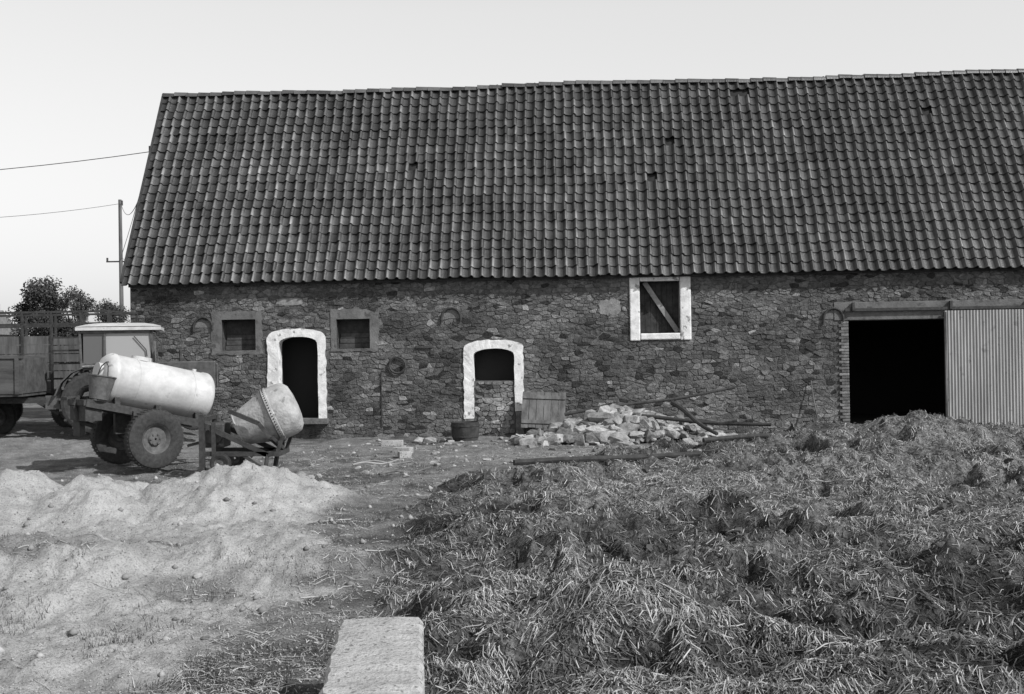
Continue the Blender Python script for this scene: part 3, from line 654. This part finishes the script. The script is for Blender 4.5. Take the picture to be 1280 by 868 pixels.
wheel(dt,'near_wheel',(.55,-.75,.42),(0,1,0),.42,.22,.22); wheel(dt,'far_wheel',(.55,.75,.42),(0,1,0),.42,.22,.22)

# ------------------------------------------------------------ rocks
import bmesh
def rock(mb,c,r,flat=.65):
    bm=bmesh.new(); R_=Matrix.Rotation(random.uniform(0,6.28),3,'Z')@Matrix.Rotation(random.uniform(-.6,.6),3,'X')
    sx,sy,sz=random.uniform(.8,1.4),random.uniform(.6,1),flat*random.uniform(.6,1.1)
    for _ in range(14):
        p=Vector((random.gauss(0,1),random.gauss(0,1),random.gauss(0,1))).normalized(); p=Vector((math.copysign(abs(p.x)**.7,p.x)*sx,math.copysign(abs(p.y)**.7,p.y)*sy,math.copysign(abs(p.z)**.7,p.z)*sz))*r
        bm.verts.new(R_@p+Vector(c))
    bmesh.ops.convex_hull(bm,input=bm.verts)
    bmesh.ops.delete(bm,geom=[v for v in bm.verts if not v.link_faces],context='VERTS')
    bm.verts.index_update(); mb.add([v.co.copy() for v in bm.verts],[tuple(v.index for v in f.verts) for f in bm.faces]); bm.free()
q=MB()
def heap(x,y): return .62*math.exp(-((x-2.6)/.9)**2-((y-27.0)/.9)**2)+.28*math.exp(-((x-1.2)/.9)**2-((y-26.9)/.8)**2)+.25*math.exp(-((x-3.9)/.8)**2-((y-26.8)/.8)**2)
for _ in range(600):
    x_=random.gauss(2.4,1.25);y_=random.gauss(26.7,.65)
    if y_>28.6 or x_<0 or x_>5.2: continue
    r_=random.choice([.04,.06,.08,.11,.15,.2,.25])*random.uniform(.8,1.25); rock(q,(x_,y_,gz(x_,y_)+heap(x_,y_)+r_*.1),r_)
q.obj('rubble_pile',M_rock)
q=MB()
for (x_,y_,r_) in [(-1.95,26.9,.2),(-2.2,27.2,.14),(-1.7,27.3,.15),(-2.0,27.6,.12),(-1.5,26.5,.09),(-1.2,26.8,.07),(-.3,27.6,.1),(.1,27.3,.13),(-2.5,26.6,.06),(1.3,27.6,.16)]: rock(q,(x_,y_,gz(x_,y_)+r_*.35),r_)
for _ in range(280):
    x_=random.uniform(-4,6);y_=random.uniform(19,28.5); rock(q,(x_,y_,gz(x_,y_)+.01),random.choice([.015,.02,.03,.05,.08]))
for _ in range(45):
    x_=random.uniform(10.4,12.5);y_=random.uniform(24,27); rock(q,(x_,y_,gz(x_,y_)+.02),random.uniform(.04,.16))
for (x_,y_) in [(-2.9,10.6),(-3.4,13.4),(-1.3,9.3),(-2.3,8.6),(-3.6,8.2)]: rock(q,(x_,y_,gz(x_,y_)+.01),random.uniform(.03,.05))
q.obj('scattered_stones',M_rock)
q=MB(); cl_=0
while cl_<200:
    y_=math.exp(random.uniform(math.log(8),math.log(23))); x_=random.uniform(-.12,.5)*y_
    t_=terrain(np.array([x_]),np.array([y_])); 
    if t_[2][0]<.8: continue
    cl_+=1; r_=random.choice([.02,.03,.04,.05,.06]); rock(q,(x_,y_,float(t_[0][0])+r_*.1),r_,.8)
q.obj('dung_clods',mat('dung',.03,.09,9,.95,.9,30,island=.5))
for i_,(x_,y_,w_,rz) in enumerate([(-2.75,26.3,.5,.05),(-2.35,24.6,.4,-.3),(-2.2,23.4,.25,.3)]):
    o=MB().box((0,0,.0),(w_,.22,.14)); ob=o.obj('concrete_block',M_conc,bevel=.01); ob.location=(x_,y_,gz(x_,y_)+.05); ob.rotation_euler=(0,0,rz)
wp=empty('wooden_door_panel',B(.75,-.62,.22),-TH)
q=MB(); lean=Matrix.Rotation(-.42,3,'X')@Matrix.Rotation(.05,3,'Y')
for k in range(6): q.box(lean@Vector((-.45+.18*k,0,.47)),(.168,.03,.95+random.uniform(-.03,.03)),lean)
q.obj('boards',M_wood,wp); MB().box(lean@Vector((0,-.03,.15)),(1.05,.03,.09),lean).box(lean@Vector((0,-.03,.8)),(1.05,.03,.09),lean).obj('battens',M_wood,wp)
tb=empty('wooden_tub',(-1.15,27.75,gz(-1.15,27.75)))
MB().lathe((0,0,0),(0,0,1),[(.29,0),(.33,.2),(.34,.46),(.315,.46),(.3,.2),(.27,.04),(.02,.04)],28,cap=False).obj('staves',M_woodd,tb,smooth=True)
MB().lathe((0,0,.1),(0,0,1),[(.312,0),(.322,0),(.325,.04),(.315,.04)],28,cap=False).lathe((0,0,.36),(0,0,1),[(.338,0),(.348,0),(.35,.04),(.34,.04)],28,cap=False).obj('hoops',M_iron,tb)
def pole(name,p0,p1,r,m,taper=.7,wob=.03):
    p0=Vector(p0);p1=Vector(p1);q=MB();n=8;pts=[p0.lerp(p1,k/n)+Vector((0,0,wob*math.sin(k*.9)))for k in range(n+1)]
    for k in range(n): q.cyl(pts[k],pts[k+1],r*(1-(1-taper)*k/n),r*(1-(1-taper)*(k+1)/n),8)
    return q.obj(name,m,smooth=True)
pole('wooden_pole',(1.2,27.0,.62),(5.25,27.4,1.15),.04,M_woodd)
pole('wooden_pole.001',(2.0,26.9,.62),(5.6,25.2,.40),.05,M_woodd)
pole('wooden_pole.002',(3.55,25.9,.9),(4.35,24.8,.25),.06,M_woodd)
pole('wooden_pole.003',B(7.45,-.5,0),B(7.35,-.08,1.25),.02,M_wood)
pole('wooden_pole.004',(4.0,26.3,.45),(4.9,25.3,.5),.05,M_wood)
def along(x0,y0,x1,y1,cl):  # a rigid beam resting on the highest points beneath it
    n=12; P=[(x0+(x1-x0)*k/n,y0+(y1-y0)*k/n) for k in range(n+1)]; Zs=[gz(*p) for p in P]
    a,b=Zs[0],Zs[-1]; up=max(Zs[k]-(a+(b-a)*k/n) for k in range(n+1))
    return (x0,y0,a+up*.8+cl),(x1,y1,b+up*.8+cl)
a,b=along(0.0,19.2,3.3,20.6,.04); pole('wooden_beam',a,b,.05,M_woodd,.9,.01)
a,b=along(3.5,21.4,6.3,22.6,.04); pole('wooden_beam.001',a,b,.045,M_woodd,.9,.01)
pole('plank',(-2.9,22.2,gz(-2.9,22.2)+.04),(-1.9,21.9,gz(-1.9,21.9)+.04),.022,M_woodl)
pole('plank.001',(-3.0,21.6,gz(-3.0,21.6)+.03),(-2.2,22.2,gz(-2.2,22.2)+.04),.02,M_woodl)
pole('plank.002',(-2.3,19.8,gz(-2.3,19.8)+.04),(-1.5,20.9,gz(-1.5,20.9)+.04),.022,M_wood)

n0=Vector((-.825,7.05,0));n1=Vector((-.58,4.2,0)); q=MB(); d_=(n1-n0).normalized(); per=Vector((-d_.y,d_.x,0))*.25
V=[];F=[];NS=60
for k in range(NS+1):
    p=n0.lerp(n1,k/NS); 
    for sg,z_,ins in((1,-.2,0),(1,.47,0),(1,.495,.02),(.35,.505,0),(-.35,.5,0),(-1,.495,.02),(-1,.47,0),(-1,-.2,0)):
        jx=.02*mnoise.noise(Vector((k*.6,sg*3,z_))); V.append(tuple(p+per*(sg*(1-ins*4))+Vector((jx,.02*mnoise.noise(Vector((sg*4,k,3))) if k==0 else 0,z_+.012*mnoise.noise(Vector((k*.5,sg*5,1)))))))
for k in range(NS):
    for j_ in range(7): F.append((k*8+j_,k*8+j_+1,k*8+9+j_,k*8+8+j_))
F.append(tuple(range(8))); F.append(tuple(NS*8+j_ for j_ in range(8))); q.add(V,F); q.obj('concrete_wall',M_conc)

# ------------------------------------------------------------ trees, hedge, poles, house
def tree(name,x,y,H,R_,nl=5000,zc=.62,ls=.02):
    t=empty(name,(x,y,0)); q=MB(); q.cyl((0,0,-.2),(0,0,H*.5),.028*H,.015*H,8); cl=[]
    for k in range(44):
        a_=random.uniform(0,6.28);rr=R_*random.uniform(.05,.85);zz=H*zc+H*(1-zc)*random.uniform(-1,.8)
        lim=math.sqrt(max(.12,1-((zz-H*zc)/(H*(1-zc)))**2)); p=Vector((math.cos(a_)*rr*lim,math.sin(a_)*rr*lim,zz)); cl.append((p,R_*random.uniform(.22,.38)))
        q.cyl((0,0,H*random.uniform(.25,.5)),p,.009*H,.003*H,5)
    q.obj('trunk',M_bark,t)
    C=np.array([list(c[0]) for c in cl]);Rr=np.array([c[1] for c in cl]); idx=rng.integers(0,len(cl),nl)
    d=rng.normal(0,1,(nl,3)); d/=np.linalg.norm(d,axis=1)[:,None]; P=C[idx]+d*Rr[idx][:,None]*rng.uniform(.2,1.05,(nl,1))
    u=rng.normal(0,1,(nl,3));u/=np.linalg.norm(u,axis=1)[:,None]; v=np.cross(u,rng.normal(0,1,(nl,3)));v/=np.linalg.norm(v,axis=1)[:,None]
    sz=rng.uniform(.5,1.2,(nl,1))*ls*R_*2
    V=np.stack([P-u*sz,P-v*sz*.6,P+u*sz,P+v*sz*.6],1).reshape(-1,3); o=(np.arange(nl)*4)[:,None]
    mesh_np('foliage',V,o+np.array([[0,1,2,3]]),M_leaf,parent=t)
tree('broadleaf_tree',-34.4,85,8.2,2.6,26000,.55)
tree('broadleaf_tree.001',-31.4,84,7.6,1.9,16000,.55)
tree('broadleaf_tree.002',-15.65,45,4.5,.95,12000,.7)
tree('broadleaf_tree.003',-36.5,92,6.8,2.3,12000,.5)
nl=22000; hx=rng.uniform(-62,-20,nl); top=2.9+.9*fbm(hx*.35,hx*0+2,3,3)*2-.4; P=np.stack([hx,72+rng.normal(0,.7,nl),top*rng.uniform(0,1,nl)**.6],1)
u=rng.normal(0,1,(nl,3));u/=np.linalg.norm(u,axis=1)[:,None]; v=np.cross(u,rng.normal(0,1,(nl,3)));v/=np.linalg.norm(v,axis=1)[:,None]; sz=rng.uniform(.08,.2,(nl,1))
V=np.stack([P-u*sz,P-v*sz*.6,P+u*sz,P+v*sz*.6],1).reshape(-1,3); o=(np.arange(nl)*4)[:,None]
mesh_np('hedge',V,o+np.array([[0,1,2,3]]),M_leaf)
hs=empty('distant_house',(-49.5,100,0)); MB().box((0,0,2.2),(11,7,4.4)).obj('walls',M_cement,hs)
MB().add([(-5.7,-3.8,4.3),(5.7,-3.8,4.3),(5.7,0,6.4),(-5.7,0,6.4),(-5.7,3.8,4.3),(5.7,3.8,4.3)],[(0,1,2,3),(3,2,5,4),(0,3,4),(1,5,2)]).obj('roof',M_roofd,hs); MB().box((4.9,0,6.5),(.8,.6,1.0)).obj('chimney',M_brick,hs)
MB().box((-3,-3.51,2.5),(1,.04,1.3)).box((1,-3.51,2.5),(1,.04,1.3)).obj('windows',M_dark,hs)
def upole(name,x,y,H,arm=None):
    e_=empty(name,(x,y,0)); MB().cyl((0,0,-.3),(0,0,H),.13,.09,10).obj('mast',M_wood,e_)
    q=MB(); 
    if arm: q.beam((-.75,0,arm),(.2,0,arm),.07,.07); q.cyl((-.7,0,arm),(-.7,0,arm+.2),.05); 
    q.cyl((.1,0,H-.3),(.1,0,H-.05),.05); q.obj('crossarm',M_iron,e_)
upole('utility_pole',-20.15,60,10.3,7.1); upole('utility_pole.001',-34,33,8.6)
def wire(name,p0,p1,sag,r=.011):
    p0=Vector(p0);p1=Vector(p1); pts=[p0.lerp(p1,k/24)-Vector((0,0,4*sag*(k/24)*(1-k/24))) for k in range(25)]
    MB().tube(pts,r,5).obj(name,M_iron)
b1=B(-9.85,2.0,7.7); b2=B(-9.85,1.1,6.3)
wire('overhead_wire',b1,(-34,33,8.5),.9); wire('overhead_wire.001',b2,(-20.1,60,10.1),.5); wire('overhead_wire.002',(-20.1,60,10.1),(-34,33,7.6),1.1)
wire('overhead_wire.003',b1,(-20.1,60,7.3),1.0); wire('overhead_wire.004',b1,B(-9.95,.0,4.6),.1,.008)
MB().beam(B(-9.6,2.1,7.6),b1,.04,.04).cyl(b1,(b1[0],b1[1],b1[2]+.15),.05).beam(B(-9.6,1.2,6.2),b2,.04,.04).obj('insulator_bracket',M_iron)

# ------------------------------------------------------------ light
el=math.radians(41); az=math.radians(126)
sd=Vector((math.cos(el)*math.sin(az),math.cos(el)*math.cos(az),math.sin(el)))
sun=bpy.data.lights.new('sun','SUN'); sun.energy=4.5; sun.angle=math.radians(.6); sun.color=(1,1,1)
so=bpy.data.objects.new('sun',sun); scene.collection.objects.link(so); so.rotation_euler=sd.to_track_quat('Z','Y').to_euler()
wd_=bpy.data.worlds.new('World'); scene.world=wd_; wd_.use_nodes=True; nt=wd_.node_tree; N=nt.nodes; L=nt.links; bg=N['Background']
sky=N.new('ShaderNodeTexSky'); sky.sky_type='NISHITA'; sky.sun_disc=False; sky.sun_elevation=el; sky.sun_rotation=az; sky.dust_density=1.5; sky.air_density=1.0
# blue-sensitive black and white film: take the blue channel, plus low summer haze
sp=N.new('ShaderNodeSeparateColor'); L.new(sky.outputs[0],sp.inputs[0])
tc=N.new('ShaderNodeTexCoord'); sx=N.new('ShaderNodeSeparateXYZ'); L.new(tc.outputs['Generated'],sx.inputs[0])
mr=N.new('ShaderNodeMapRange'); mr.inputs[1].default_value=.28; mr.inputs[2].default_value=.85; mr.inputs[3].default_value=3.7; mr.inputs[4].default_value=.2; L.new(sx.outputs['Z'],mr.inputs[0])
ad=N.new('ShaderNodeMath'); ad.operation='MULTIPLY_ADD'; L.new(sp.outputs[2],ad.inputs[0]); ad.inputs[1].default_value=.8; L.new(mr.outputs[0],ad.inputs[2])
L.new(ad.outputs[0],bg.inputs['Color']); bg.inputs['Strength'].default_value=.11
# ------------------------------------------------------------ camera
cam=bpy.data.cameras.new('camera'); co=bpy.data.objects.new('camera',cam); scene.collection.objects.link(co)
cam.sensor_width=36; cam.lens=40.8; cam.clip_end=6000; cam.clip_start=.1
co.matrix_world=Matrix.Translation((0,0,2.1))@Matrix.Rotation(math.radians(90)+.0041,4,'X')@Matrix.Rotation(-.0165,4,'Z')
scene.camera=co
